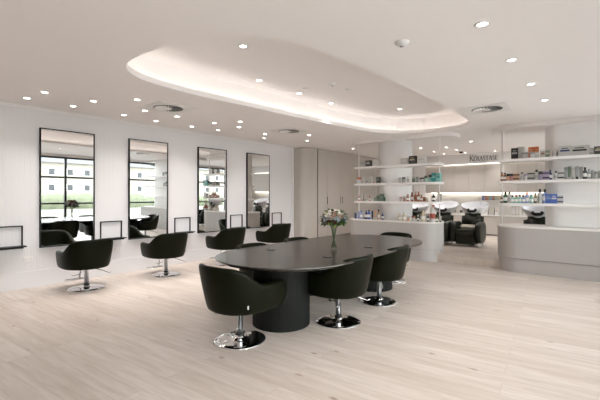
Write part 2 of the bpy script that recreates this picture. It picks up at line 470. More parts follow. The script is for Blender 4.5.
# ------------------------------------------------------------------ mirrors, ledges, outlets on the left wall
mir = [(1.84, 2.62), (3.20, 3.97), (4.67, 5.43), (6.05, 6.82)]
mlab = ['tall black-edged wall mirror, leftmost and largest, reflecting the flowers', 'tall black-edged wall mirror second from left, reflecting window and shelves',
        'tall black-edged wall mirror third from left, above the third styling chair', 'tall black-edged wall mirror farthest right, nearest the closets']
for (a, b), lab in zip(mir, mlab):
    z0, z1 = .585, 2.406
    t = empty('wall_mirror', (0, (a+b)/2, z0), 0, lab, 'mirror', 'tall styling mirrors on the left wall')
    w = (b-a)/2; h = z1-z0; e = .015
    f = MB()
    f.box(.001, .045, -w, -w+e, 0, h, BLACKM); f.box(.001, .045, w-e, w, 0, h, BLACKM)
    f.box(.001, .045, -w+e, w-e, 0, e, BLACKM); f.box(.001, .045, -w+e, w-e, h-e, h, BLACKM)
    f.box(.001, .012, -w+e, w-e, e, h-e, BLACKM)
    f.build('frame', None, t)
    # silvered glass leans forward by a hair at the top
    yaw = {0: .5, 3: -1.0}.get(len([q for q in bpy.data.objects if q.name.startswith('mirror_glass')]), 0)
    g = MB(); g.box(-.002, .002, -w+e, w-e, 0, h-2*e-.002, MIRRORM)
    o = g.build('mirror_glass', None, t); o.location = (.022, 0, e+.001); o.rotation_euler = (0, math.radians(.45), math.radians(yaw))

ledge_y = [1.45, 2.90, 4.31, 5.74, 7.12]
llab = ['black wall ledge with square frame cut off at the left picture edge', 'black wall ledge with square frame between first and second mirrors',
        'black wall ledge with square frame between second and third mirrors', 'black wall ledge with square frame between third and fourth mirrors',
        'black wall ledge with square frame right of the last mirror']
for y, lab in zip(ledge_y, llab):
    t = empty('styling_ledge', (0, y, .6), 0, lab, 'ledge', 'black framed ledges between the mirrors')
    f = MB(); w = .175
    for s in (-1, 1): f.box(.001, .022, s*w-.008, s*w+.008, .0, .335, BLACKM)
    f.box(.001, .022, -w+.008, w-.008, .319, .335, BLACKM); f.box(.001, .022, -w+.008, w-.008, 0, .012, BLACKM)
    f.build('wall_frame', None, t)
    MB().box(.023, .17, -w-.02, w+.02, .03, .048, BLACKM, .003).build('shelf_plank', None, t)
    m = MB()
    for s in (-1, 1): m.box(.0225, .15, s*(w-.02)-.005, s*(w-.02)+.005, .012, .0295, BLACKM)
    m.build('bracket', None, t)
for y, lab in ((1.30, 'white power outlet low on the wall at the left picture edge'), (1.70, 'white double power outlet left of the leftmost mirror'),
               (3.02, 'white double power outlet below the ledge right of first mirror'), (4.30, 'white double power outlet below the ledge right of second mirror')):
    m = MB(); m.box(.001, .010, -.06, .06, -.037, .037, PLASTIC, .002)
    for s in (-1, 1):
        m.box(.010, .0125, s*.03-.018, s*.03+.018, -.02, .016, PLASTIC, .001)
        m.box(.0125, .013, s*.03-.008, s*.03-.005, -.012, -.002, VENTD); m.box(.0125, .013, s*.03+.005, s*.03+.008, -.012, -.002, VENTD)
    o = m.build('power_outlet'); o.location = (0, y, .435); tag(o, lab, 'outlet', 'power outlets along the mirror wall')

# ------------------------------------------------------------------ styling chair
def shell_mesh(K=1.08):
    half = [(.276, .355), (.300, .25), (.316, .10), (.314, -.03), (.292, -.14), (.246, -.225), (.175, -.287), (.09, -.318), (0, -.328)]
    half = [(K*x, K*y) for x, y in half]
    full = half + [(-x, y) for x, y in half[-2::-1]]
    path = spline(full, 4, closed=False)
    n = len(path); bm = bmesh.new(); rings = []
    for i, (x, y) in enumerate(path):
        a = path[max(0, i-1)]; b = path[min(n-1, i+1)]
        tx, ty = b[0]-a[0], b[1]-a[1]; l = math.hypot(tx, ty); nx, ny = ty/l, -tx/l   # one normal
        if nx*x + ny*(y+.0) < 0 and abs(x) > .1: nx, ny = -nx, -ny
        if abs(x) <= .1 and ny > 0: nx, ny = -nx, -ny
        # height: back high, arms low
        t = min(1, max(0, (.03 - y)/.34)); t = t*t*(3-2*t)
        top = .572 + .168*t + .012*t*(1-(x/.3)**2)
        bot = .315
        th = .078 - .018*t
        e = min(i, n-1-i)                       # rounded front ends
        sh = {0: .30, 1: .68, 2: .88, 3: .97}.get(e, 1.)
        tt = {0: .35, 1: .75, 2: .95}.get(e, 1.)
        mid = (top+bot)/2; hh = (top-bot)/2*sh; top, bot = mid+hh, mid-hh
        c_in = .5*th
        def pt(o_, z):
            lean = (z-.62)*(.10+.10*t)          # outward as it rises
            d = -c_in + (o_-(-c_in))*tt + lean
            return bm.verts.new((x+nx*d, y+ny*d, z))
        H_ = top-bot
        rings.append([pt(-.012, bot), pt(0, bot+.02), pt(.004, bot+.35*H_), pt(.004, bot+.7*H_), pt(0, top-.02), pt(-.014, top-.003),
                      pt(-th*.5, top+.002), pt(-th+.014, top-.003), pt(-th, top-.02), pt(-th, bot+.6*H_), pt(-th, bot+.3*H_), pt(-th, bot+.02), pt(-th+.014, bot)])
    k = len(rings[0])
    for a, b in zip(rings, rings[1:]):
        for j in range(k): bm.faces.new([a[j], a[(j+1) % k], b[(j+1) % k], b[j]])
    bm.faces.new(rings[0]); bm.faces.new(rings[-1])
    bmesh.ops.recalc_face_normals(bm, faces=bm.faces[:])
    m = MB(); m.join(bm, LEATHER, None, True); return m
def cushion_mesh(outline, z0, z1, m_, inset=.018):
    mb = MB(); bm = bmesh.new(); n = len(outline)
    lv = [(inset, z0), (0, z0+inset), (0, z1-inset*1.2), (inset*.6, z1-inset*.3), (inset*2.2, z1)]
    rings = [[bm.verts.new((x, y, z)) for x, y in offset(outline, -d)] for d, z in lv]
    for a, b in zip(rings, rings[1:]):
        for k in range(n): bm.faces.new([a[k], a[(k+1) % n], b[(k+1) % n], b[k]])
    bm.faces.new(rings[0][::-1]); bm.faces.new(rings[-1])
    bmesh.ops.recalc_face_normals(bm, faces=bm.faces[:])
    mb.join(bm, m_, None, True); return mb

def chair_proto(footrest):
    r = empty('styling_chair')
    shell_mesh().build('shell', None, r, sub=1)
    seat = spline([(.225, .27), (.235, .1), (.232, -.05), (.19, -.19), (.1, -.235), (0, -.245), (-.1, -.235), (-.19, -.19), (-.232, -.05), (-.235, .1), (-.225, .27), (-.12, .305), (.12, .305)], 4)
    cushion_mesh(seat, .325, .47, LEATHER).build('seat', None, r)
    # mounting plate and column
    m = MB(); m.lathe([(0, .325), (.10, .324), (.10, .305), (.045, .30), (.030, .29), (.030, .03), (0, .03)], SATIN, 24)
    m.build('column', None, r)
    m = MB(); m.lathe([(0, 0), (.242, 0), (.248, .004), (.246, .009), (.19, .015), (.10, .021), (.05, .026), (.042, .034), (.038, .055), (.0, .055)], CHROME, 40)
    m.lathe([(.040, .050), (.040, .064), (.031, .066)], RUBBER, 20)
    m.build('base', None, r)
    m = MB(); m.tube([(.03, -.02, .29), (.10, -.09, .285), (.18, -.17, .25), (.235, -.225, .22), (.25, -.25, .235)], .006, CHROME, 8)
    m.tube([(-.02, -.02, .26), (-.09, -.08, .265), (-.16, -.13, .245), (-.23, -.16, .24), (-.27, -.17, .255)], .005, CHROME, 8)
    m.build('pump_lever', None, r)
    m = MB(); m.box(-.004, .004, -.006, .006, .375, .41, STEEL)
    o = m.build('maker_tag', None, r); o.location = (.282, -.155, .0); o.rotation_euler = (0, 0, math.radians(-24))
    if footrest:
        m = MB(); m.tube([(0, .12, .30), (0, .2, .29), (0, .24, .2), (0, .27, .11), (0, .33, .085), (0, .42, .08)], .011, CHROME, 10)
        m.tube([(-.15, .42, .08), (-.10, .42, .08), (.10, .42, .08), (.15, .42, .08)], .013, CHROME, 10)
        m.tube([(-.14, .36, .08), (.14, .36, .08)], .009, CHROME, 8)
        m.build('footrest', None, r)
    return r
wall_ch = chair_proto(True)
spots = [(.72, .80, 88, 'black salon chair facing the wall, cut off by the left picture edge'),
         (.68, 2.25, 90, 'black salon chair facing the leftmost mirror'),
         (.72, 3.52, 88, 'black salon chair facing the second mirror from the left'),
         (.75, 4.86, 86, 'black salon chair facing the third mirror from the left'),
         (.75, 6.26, 86, 'black salon chair facing the farthest mirror')]
for i, (x, y, a, lab) in enumerate(spots):
    o = wall_ch if i == 0 else copy_tree(wall_ch)
    o.location = (x, y, 0); o.rotation_euler = (0, 0, math.radians(a)); tag(o, lab, 'salon chair', 'styling chairs along the mirror wall')
tab_ch = chair_proto(False)
tspots = [(3.94, 2.37, 0, 'black chair at the near left end of the table, closest to the viewer'),
          (4.38, 3.40, 88, 'black chair on the right side of the table, nearer of the two'),
          (4.37, 4.38, 90, 'black chair on right side of the table, farther of the two'),
          (3.38, 3.30, -90, 'black chair tucked behind the left part of the table, nearer one'),
          (3.38, 4.20, -90, 'black chair tucked behind the table, left of the flower vase'),
          (3.93, 5.60, 180, 'black chair at the far end of the table before the shelves')]
for i, (x, y, a, lab) in enumerate(tspots):
    o = tab_ch if i == 0 else copy_tree(tab_ch)
    o.location = (x, y, 0); o.rotation_euler = (0, 0, math.radians(a)); tag(o, lab, 'salon chair', 'chairs round the long table')

# ------------------------------------------------------------------ long table
TX, TY = 3.92, 3.97
t = empty('long_table', (TX, TY, 0), 0, 'long dark oval table on two thick round columns', 'table')
hw, hl = .78, 1.66
out = []
for k in range(64):
    a = 2*PI*k/64; ca, sa = math.cos(a), math.sin(a)
    out.append((hw*math.copysign(abs(ca)**.86, ca), (hl-hw)*math.copysign(min(1, abs(sa)*1.6)**1.0, sa) + hw*math.copysign(abs(sa)**1.0, sa)))
out = rrect(-hw, hw, -hl, hl, (hw*.97,)*4, 18)
bm = bmesh.new(); n = len(out); z0, z1 = .685, .72
rings = [[bm.verts.new((x, y, z)) for x, y in offset(out, -d)] for d, z in ((.03, z0), (.002, z0+.02), (0, z0+.028), (.001, z1-.003), (.004, z1))]
for a, b in zip(rings, rings[1:]):
    for k in range(n): bm.faces.new([a[k], a[(k+1) % n], b[(k+1) % n], b[k]])
bm.faces.new(rings[0][::-1]); bm.faces.new(rings[-1]); bmesh.ops.recalc_face_normals(bm, faces=bm.faces[:])
m = MB(); m.join(bm, TABLETOP); m.build('tabletop', None, t)
for y in (-.99, 1.03):
    m = MB(); r = .31
    prof = [(r*(1+.0), 0)]
    bm = bmesh.new(); N_ = 144
    a = []; b = []
    for k in range(N_):
        rr = r*(1 - (.010 if k % 2 else 0)); an = 2*PI*k/N_
        a.append(bm.verts.new((rr*math.cos(an), rr*math.sin(an)+y, 0))); b.append(bm.verts.new((rr*math.cos(an), rr*math.sin(an)+y, z0)))
    for k in range(N_): bm.faces.new([a[k], a[(k+1) % N_], b[(k+1) % N_], b[k]])
    bm.faces.new(a[::-1]); bm.faces.new(b); bmesh.ops.recalc_face_normals(bm, faces=bm.faces[:])
    m.join(bm, mat('black_reeded', (.004, .005, .004), .5, spec=.2)); m.build('column', None, t)
for x, y in ((3.52, 3.24), (4.35, 3.24), (4.32, 4.18)):
    m = MB(); m.lathe([(0, z1+.003), (.052, z1+.003), (.056, z1)], BLACKM, 28, (x-TX, y-TY, 0)); 
    m.lathe([(.03, z1+.0031), (.03, z1+.005), (0, z1+.005)], mat('grey_cap', (.1, .1, .1), .3), 20, (x-TX, y-TY, 0))
    m.build('power_cap', None, t)

# vase and flowers
VX, VY = 4.08, 3.76
GV = GLASS
GV = GLASS.copy(); GV.name = 'vase_glass'
for n_ in GV.node_tree.nodes:
    if n_.type == 'FRESNEL': n_.inputs[0].default_value = 1.9
    if n_.type == 'BSDF_TRANSPARENT': n_.inputs[0].default_value = (.86, .88, .87, 1)
THIN_WATER = GLASS.copy(); THIN_WATER.name = 'water'
for n_ in THIN_WATER.node_tree.nodes:
    if n_.type == 'BSDF_TRANSPARENT': n_.inputs[0].default_value = (.9, .94, .9, 1)
MB().lathe([(0, .019), (.0565, .019), (.046, .135), (0, .135)], THIN_WATER, 32).build('water', None, t)
LEAFS = [mat('leaf_dark', (.03, .07, .02), .5, noise=.4), mat('leaf_mid', (.07, .14, .035), .5, noise=.3), mat('leaf_lime', (.22, .32, .06), .5, noise=.2)]
PET = dict(white=mat('petal_white', (.85, .82, .76), .6, noise=.05), blush=mat('petal_blush', (.82, .62, .52), .6, noise=.08), blue=mat('petal_grey_blue', (.50, .54, .60), .6, noise=.1),
           plum=mat('petal_plum', (.16, .05, .05), .6, noise=.2), peach=mat('petal_peach', (.62, .42, .33), .6, noise=.1), yellow=mat('petal_cream_yellow', (.85, .78, .5), .6, noise=.1))
bq = empty('flower_bouquet', (VX, VY, .742), 0, 'mixed bouquet of white and blush roses in the glass vase', 'bouquet')
m = MB()
for k in range(12):
    a = 2*PI*k/12
    m.tube([(.035*math.cos(a+2.6), .035*math.sin(a+2.6), .0), (.012*math.cos(a), .012*math.sin(a), .13), (.03*math.cos(a), .03*math.sin(a), .24), (.07*math.cos(a), .07*math.sin(a), .31)], .0028, mat('stem_green', (.05, .085, .035), .6), 6)
m.build('stems', None, bq)
def leaf(mb, p, d, ln, wd, m_):
    d = Vector(d).normalized(); s = d.cross(Vector((0, 0, 1))); s = s.normalized() if s.length > .01 else Vector((1, 0, 0)); u = s.cross(d)
    p = Vector(p); bm = bmesh.new(); rows = []
    for q, w in ((0, .12), (.3, .8), (.6, 1), (.85, .55), (1, .04)):
        c = p+d*ln*q - Vector((0, 0, 1))*ln*.25*q*q
        rows.append([bm.verts.new(c-s*w*wd+u*wd*.3*w), bm.verts.new(c), bm.verts.new(c+s*w*wd+u*wd*.3*w)])
    for a, b in zip(rows, rows[1:]):
        for j in (0, 1): bm.faces.new([a[j], a[j+1], b[j+1], b[j]])
    mb.join(bm, m_, None, True)
for li, num in ((0, 190), (1, 80), (2, 30)):
    m = MB()
    for k in range(num):
        a = random.uniform(0, 2*PI); e = random.uniform(-.45, 1.0)
        rr = random.uniform(.08, .145); zc = .335
        p = (rr*math.cos(a)*math.cos(e), rr*math.sin(a)*math.cos(e), zc+rr*math.sin(e)*.9)
        leaf(m, p, (math.cos(a)*math.cos(e), math.sin(a)*math.cos(e), math.sin(e)), random.uniform(.035, .065), random.uniform(.014, .022), LEAFS[li])
    m.build('foliage', None, bq)
def rose(c, r, m_, nm):
    mb = MB(); d = Vector((c[0], c[1], (c[2]-.325)*1.3+.05)).normalized()
    q = d.to_track_quat('Z', 'Y').to_matrix().to_4x4(); T = Matrix.Translation(c) @ q
    for layer, (rr, n_, op) in enumerate(((.35, 3, .15), (.65, 5, .45), (1., 6, .8))):
        for k in range(n_):
            a0 = 2*PI*k/n_+layer*.5; bm = bmesh.new(); g = []
            for u in range(4):
                row = []
                for v in range(4):
                    al = a0+(v/3-.5)*2*PI/n_*1.35; h = u/3
                    rad = r*rr*(.35+.65*math.sin(h*PI/2)+ (op*.35*h*h))
                    row.append(bm.verts.new((rad*math.cos(al), rad*math.sin(al), -r*.5+h*r*(1.25-.45*rr)-(.12*r*((v/3-.5)*2)**2 if u == 3 else 0))))
                g.append(row)
            for u in range(3):
                for v in range(3): bm.faces.new([g[u][v], g[u][v+1], g[u+1][v+1], g[u+1][v]])
            mb.join(bm, m_, T.copy(), True)
    bm = bmesh.new(); bmesh.ops.create_icosphere(bm, subdivisions=2, radius=r*.5); mb.join(bm, m_, T.copy(), True)
    return mb.build(nm, None, bq)
fl = [(25, 50, .040, 'white'), (-45, 35, .040, 'white'), (-15, 62, .036, 'blush'), (-80, 52, .036, 'yellow'), (200, 55, .036, 'white'), (110, 45, .036, 'blush'), (150, 25, .034, 'white'),
      (-62, 8, .026, 'blue'), (-20, -12, .024, 'plum'), (0, 8, .028, 'blue'), (-100, 2, .026, 'plum'), (-125, 38, .026, 'plum'), (-22, 30, .030, 'peach'), (60, 5, .028, 'blue'),
      (-40, -10, .022, 'plum'), (85, 65, .034, 'yellow'), (-140, 0, .026, 'plum'), (-10, 80, .034, 'white'), (180, 30, .028, 'blue'), (-58, 58, .038, 'white'), (20, 28, .028, 'peach'), (-85, 24, .026, 'blue')]
for az, el, r, c in fl:
    a, e = math.radians(az-40), math.radians(el); R_ = .135
    o = rose((R_*math.cos(a)*math.cos(e), R_*math.sin(a)*math.cos(e), .335+R_*.85*math.sin(e)), r*1.15, PET[c], 'flower')

# ------------------------------------------------------------------ display counters and shelves
def counter(x0, x1, rs, lab):
    t = empty('display_counter', ((x0+x1)/2, 7.95, 0), 0, lab, 'counter')
    cx, cy = (x0+x1)/2, 7.95
    def P(d): return [(x-cx, y-cy) for x, y in offset(rrect(x0, x1, 7.56, 8.34, rs, 12), -d)]
    MB().prism(P(.018), 0.0, .243, COUNTERM).build('plinth', None, t)
    MB().prism(P(.035), .243, .253, GREIGE_D).build('shadow_gap', None, t)
    b = MB(); b.prism(P(0), .253, .800, COUNTERM)
    b.build('body', None, t)
    MB().prism(P(-.008), .800, .830, WORKTOP).build('worktop', None, t)
    return t
counter(1.86, 4.01, (.3, .38, .38, .3), 'pale grey round-ended display counter behind the far end of the table')
counter(5.06, 8.0, (.38, 0, 0, .38), 'pale grey round-ended display counter at the right picture edge')
def shelves(x0, x1, rs, posts, lab, up):
    cx, cy = (x0+x1)/2, 7.87
    t = empty('display_shelves', (cx, cy, .83), 0, lab, 'shelving')
    for z in (1.215+up, 1.625+up, 2.02+up):
        MB().prism([(x-cx, y-cy) for x, y in rrect(x0, x1, 7.64, 8.10, rs, 8)], z-.83-.045, z-.83, SHELFM).build('shelf', None, t)
    for x in posts:
        m = MB(); m.lathe([(0, 0), (.013, 0), (.013, 1.77), (0, 1.77)], SHELFM, 12, (x-cx, 7.90-cy, .0)); m.build('post', None, t)
shelves(1.98, 4.02, (.12, .12, .12, .12), (2.02, 3.96), 'white open display shelves wrapped round the white pillar', .038)
shelves(5.10, 8.0, (.12, 0, 0, .12), (5.14,), 'white open display shelves over the right-hand counter', .025)

# ------------------------------------------------------------------ products
PM = {}
def pm(c, rough=.35):
    k = tuple(c)
    if k not in PM: PM[k] = mat('product_%d' % len(PM), c, rough, noise=.05)
    return PM[k]
COL = dict(white=(.8, .79, .77), cream=(.72, .62, .46), black=(.015, .015, .018), grey=(.38, .39, .38), light=(.62, .61, .58), dark=(.07, .075, .065), orange=(.75, .2, .06), red=(.5, .09, .06),
           pink=(.62, .30, .28), brown=(.28, .10, .05), copper=(.48, .20, .12), teal=(.03, .36, .34), aqua=(.30, .62, .58), navy=(.03, .05, .16), blue=(.10, .18, .55), sky=(.36, .45, .72),
           lavender=(.50, .42, .58), peach=(.75, .46, .30), green=(.05, .16, .08), sage=(.20, .27, .20), silver=(.45, .47, .48), amber=(.42, .17, .05), olive=(.18, .18, .07), mint=(.42, .66, .55))
def product(kind, x, y, z, w, h, c, c2, lab, grp, rz=0.):
    w *= 1.1; h *= 1.1; m = MB(); A = pm(tuple(v*.8 for v in COL[c])); B = pm(tuple(v*.8 for v in COL[c2])); r = w/2
    if kind == 'bottle':
        m.lathe([(0, 0), (r*.94, 0), (r, .004), (r, h*.62), (r*.85, h*.70), (r*.42, h*.76), (r*.42, h*.78)], A, 16)
        m.lathe([(r*.5, h*.78), (r*.5, h), (0, h)], B, 12); m.lathe([(r*1.012, h*.2), (r*1.012, h*.5)], pm(COL['white' if c not in ('white', 'light') else 'grey']), 16)
    elif kind == 'pump':
        m.lathe([(0, 0), (r*.94, 0), (r, .004), (r, h*.62), (r*.8, h*.68), (r*.3, h*.72), (r*.3, h*.85), (0, h*.85)], A, 16)
        m.lathe([(r*.12, h*.85), (r*.12, h*.95), (0, h*.95)], B, 8); m.box(-r*.2, r*.9, -r*.2, r*.2, h*.93, h, B)
        m.lathe([(r*1.012, h*.2), (r*1.012, h*.5)], B, 16)
    elif kind == 'jar':
        m.lathe([(0, 0), (r*.95, 0), (r, .005), (r, h*.62), (r*.93, h*.66)], A, 18)
        m.lathe([(r*.98, h*.66), (r*.98, h), (0, h)], B, 18)
    elif kind == 'tube':
        bm = bmesh.new(); n = 14; lo = []; hi = []
        for k in range(n):
            a = 2*PI*k/n
            lo.append(bm.verts.new((r*.8*math.cos(a), r*.6*math.sin(a), h*.2))); hi.append(bm.verts.new((r*math.cos(a), .002*math.sin(a), h)))
        for k in range(n): bm.faces.new([lo[k], lo[(k+1) % n], hi[(k+1) % n], hi[k]])
        bm.faces.new(hi)
        bmesh.ops.recalc_face_normals(bm, faces=bm.faces[:]); m.join(bm, A, None, True)
        m.lathe([(0, 0), (r*.7, 0), (r*.75, h*.2), (0, h*.2)], B, 14)
    elif kind == 'stack':
        m.box(-r, r, -r*.7, r*.7, 0, h*.48, A, .002); m.box(-r, r, -r*.7, r*.7, h*.50, h*.97, A, .002)
        m.box(-r*1.01, r*1.01, -r*.71, r*.71, h*.16, h*.30, B); m.box(-r*1.01, r*1.01, -r*.71, r*.71, h*.66, h*.80, B)
    else:
        d = min(r, .06)
        m.box(-r, r, -d, d, 0, h, A, .002)
        m.box(-r*.75, r*.75, -d-.001, d+.001, h*.45, h*.62, B); m.box(-r*.5, r*.5, -d-.001, d+.001, h*.72, h*.8, B)
    nm = {'bottle': 'product_bottle', 'pump': 'pump_bottle', 'jar': 'product_jar', 'tube': 'product_tube', 'box': 'product_box', 'stack': 'stacked_box'}[kind]
    o = m.build(nm); o.location = (x, y, z); o.rotation_euler = (0, 0, rz)
    tag(o, lab, {'bottle': 'bottle', 'pump': 'bottle', 'jar': 'jar', 'tube': 'tube', 'box': 'box', 'stack': 'boxes'}[kind], grp)
ORD = ['first', 'second', 'third', 'fourth', 'fifth', 'sixth', 'seventh', 'eighth', 'ninth', 'tenth', 'eleventh', 'twelfth', 'thirteenth', 'fourteenth', 'fifteenth', 'sixteenth', 'seventeenth',
       'eighteenth', 'nineteenth', 'twentieth', 'twenty-first', 'twenty-second', 'twenty-third', 'twenty-fourth', 'twenty-fifth', 'twenty-sixth', 'twenty-seventh', 'twenty-eighth', 'twenty-ninth', 'thirtieth']
NM = dict(sky='pale blue', light='pale grey', dark='dark grey', sage='sage green', cream='cream')
def row(items, z, where, grp):
    """items: (x, width, height, kind, body, cap[, y])"""
    items = sorted(items, key=lambda q: q[0])
    for i, it in enumerate(items):
        x, w, h, kd, c, c2 = it[:6]; y = it[6] if len(it) > 6 else 7.76
        cn = NM.get(c, c); c2n = NM.get(c2, c2)
        what = {'bottle': '%s bottle with %s cap', 'pump': '%s pump bottle with %s top', 'jar': '%s jar with %s lid', 'tube': '%s tube with %s cap', 'box': '%s box with %s print', 'stack': '%s stacked boxes with %s bands'}[kd] % (cn, c2n)
        pos = 'leftmost' if i == 0 else ('last on the right' if i == len(items)-1 else ORD[i]+' from left')
        product(kd, x, y, z, w, h, c, c2, '%s, %s on %s' % (what, pos, where), grp, random.uniform(-.15, .15))
def px(p, Y=7.76):     # distance along a shelf for an item seen at a given bearing
    t_ = (p-300)/370; th_ = math.atan(302.6/370); d_ = th_-math.atan(t_)
    return 6.62-Y*math.tan(d_)
LX = px
row([(LX(363), .09, .13, 'box', 'light', 'grey'), (LX(369.5), .12, .13, 'box', 'dark', 'white'), (LX(376), .12, .12, 'box', 'white', 'light'),
     (LX(406), .13, .12, 'box', 'light', 'white', 7.70), (LX(413.5), .14, .16, 'box', 'dark', 'cream'), (LX(422), .15, .15, 'box', 'white', 'light')], 2.02+0.038, 'top left-hand shelf', 'products on the top left-hand shelf')
row([(LX(359), .10, .14, 'jar', 'white', 'orange'), (LX(363.5), .06, .15, 'tube', 'white', 'white'), (LX(367.3), .055, .12, 'bottle', 'white', 'white'), (LX(371), .07, .15, 'tube', 'white', 'light'),
     (LX(374), .05, .14, 'tube', 'light', 'pink'), (LX(378.5), .07, .13, 'box', 'dark', 'grey'), (LX(386), .10, .03, 'jar', 'grey', 'light', 7.70),
     (LX(401), .05, .10, 'jar', 'light', 'grey', 7.70), (LX(405), .07, .11, 'jar', 'grey', 'dark', 7.70), (LX(409), .05, .13, 'bottle', 'white', 'white', 7.70),
     (LX(413.5), .06, .12, 'jar', 'sage', 'light'), (LX(417), .06, .11, 'jar', 'grey', 'sage'), (LX(422), .10, .09, 'jar', 'light', 'dark'), (LX(426), .06, .12, 'jar', 'mint', 'dark'), (LX(430), .06, .14, 'jar', 'aqua', 'dark'),
     (LX(434), .075, .17, 'box', 'teal', 'aqua'), (LX(439), .08, .17, 'box', 'aqua', 'teal')], 1.625+0.038, 'second left-hand shelf down', 'products on the second left-hand shelf')
row([(LX(359), .05, .13, 'bottle', 'pink', 'white'), (LX(362), .05, .15, 'tube', 'white', 'pink'), (LX(364.8), .045, .16, 'tube', 'light', 'sage'), (LX(369.7), .045, .11, 'bottle', 'pink', 'brown'), (LX(372.3), .05, .07, 'jar', 'white', 'light'),
     (LX(375), .04, .07, 'jar', 'grey', 'sage'), (LX(378.7), .07, .12, 'box', 'sage', 'dark'), (LX(382), .07, .15, 'box', 'sage', 'grey'), (LX(384.5), .04, .09, 'jar', 'green', 'sage'),
     (LX(402), .05, .09, 'jar', 'light', 'pink', 7.70), (LX(405.5), .05, .10, 'jar', 'pink', 'light', 7.70), (LX(409), .06, .14, 'bottle', 'copper', 'brown', 7.70), (LX(412), .055, .18, 'bottle', 'copper', 'brown'), (LX(415.5), .06, .19, 'pump', 'copper', 'brown'),
     (LX(418.5), .055, .19, 'bottle', 'amber', 'copper'), (LX(421.5), .05, .13, 'bottle', 'copper', 'brown'), (LX(424.3), .05, .09, 'jar', 'brown', 'copper'), (LX(427), .05, .08, 'jar', 'cream', 'white'),
     (LX(433.5), .07, .15, 'bottle', 'black', 'grey'), (LX(438.5), .05, .17, 'tube', 'white', 'light'), (LX(441), .045, .15, 'tube', 'light', 'white')], 1.215+0.038, 'third left-hand shelf down', 'products on the third left-hand shelf')
Yc = 7.72
row([(LX(355.5, Yc), .05, .12, 'jar', 'navy', 'navy', Yc), (LX(358.7, Yc), .05, .15, 'tube', 'sky', 'blue', Yc), (LX(361.3, Yc), .055, .18, 'bottle', 'sky', 'blue', Yc), (LX(364, Yc), .05, .16, 'tube', 'light', 'navy', Yc), (LX(366.2, Yc), .05, .19, 'bottle', 'navy', 'blue', Yc),
     (LX(369, Yc), .065, .2, 'bottle', 'blue', 'navy', Yc), (LX(372.3, Yc), .04, .18, 'tube', 'navy', 'black', Yc), (LX(375, Yc), .055, .19, 'tube', 'peach', 'light', Yc), (LX(378.7, Yc), .065, .21, 'bottle', 'peach', 'black', Yc), (LX(382.5, Yc), .05, .15, 'bottle', 'navy', 'sky', Yc),
     (LX(401, Yc), .06, .14, 'bottle', 'cream', 'peach', 7.66), (LX(405.5, Yc), .08, .17, 'bottle', 'cream', 'light', 7.66), (LX(409.5, Yc), .06, .09, 'jar', 'peach', 'light', 7.68), (LX(413.5, Yc), .07, .10, 'jar', 'light', 'brown', Yc),
     (LX(418, Yc), .05, .12, 'bottle', 'dark', 'white', Yc), (LX(423, Yc), .09, .21, 'bottle', 'cream', 'cream', Yc), (LX(428, Yc), .05, .14, 'bottle', 'dark', 'grey', Yc),
     (LX(432.7, Yc), .10, .32, 'pump', 'white', 'red', Yc), (LX(437, Yc), .05, .13, 'bottle', 'olive', 'black', Yc), (LX(440.3, Yc), .05, .12, 'tube', 'light', 'dark', Yc)], .83, 'left-hand counter', 'products on the left-hand counter')
row([(LX(514.8), .10, .18, 'box', 'black', 'grey'), (LX(520.5), .09, .20, 'box', 'light', 'light', 7.80), (LX(525), .10, .10, 'jar', 'light', 'grey'), (LX(530.5), .07, .19, 'box', 'orange', 'peach', 7.86), (LX(535.5), .07, .19, 'box', 'orange', 'peach', 7.86), (LX(533), .08, .09, 'jar', 'white', 'silver', 7.72), (LX(537.5), .06, .08, 'jar', 'light', 'white', 7.72),
     (LX(543), .07, .11, 'box', 'light', 'brown'), (LX(547.3), .06, .11, 'box', 'sage', 'cream'), (LX(555), .08, .09, 'jar', 'light', 'white'), (LX(565), .16, .16, 'box', 'light', 'navy'), (LX(580), .23, .15, 'box', 'light', 'black'), (LX(590.5), .09, .10, 'box', 'grey', 'light'), (LX(598.5), .10, .12, 'box', 'dark', 'cream')],
    2.02+0.025, 'top right-hand shelf', 'products on the top right-hand shelf')
it = []
for p, w, h, kd, c, c2 in [(502, .045, .15, 'bottle', 'amber', 'brown'), (505, .045, .14, 'bottle', 'brown', 'black'), (508, .05, .12, 'jar', 'peach', 'black'), (511.5, .06, .12, 'jar', 'pink', 'dark'), (516.3, .08, .13, 'stack', 'peach', 'black'),
     (522, .05, .14, 'bottle', 'light', 'dark'), (526, .06, .11, 'jar', 'white', 'lavender'), (531, .09, .15, 'stack', 'light', 'dark'), (536.5, .06, .17, 'bottle', 'light', 'black'), (541, .07, .14, 'jar', 'lavender', 'dark'), (546, .09, .15, 'stack', 'lavender', 'black'),
     (550.3, .05, .16, 'bottle', 'navy', 'black'), (556, .06, .14, 'bottle', 'white', 'black'), (561, .08, .14, 'stack', 'white', 'black'), (566, .05, .19, 'tube', 'silver', 'grey'), (569.5, .045, .2, 'tube', 'sage', 'light'), (573, .05, .18, 'tube', 'light', 'silver'), (577, .05, .2, 'tube', 'silver', 'dark'),
     (581, .05, .19, 'tube', 'grey', 'light'), (585, .055, .18, 'bottle', 'dark', 'black'), (589, .05, .15, 'bottle', 'silver', 'grey'), (592.5, .045, .13, 'jar', 'grey', 'silver'), (596, .05, .11, 'jar', 'light', 'grey'), (600.5, .06, .12, 'jar', 'silver', 'light')]:
    it.append((LX(p), w, h, kd, c, c2))
row(it, 1.625+0.025, 'second right-hand shelf down', 'products on the second right-hand shelf')
it = []
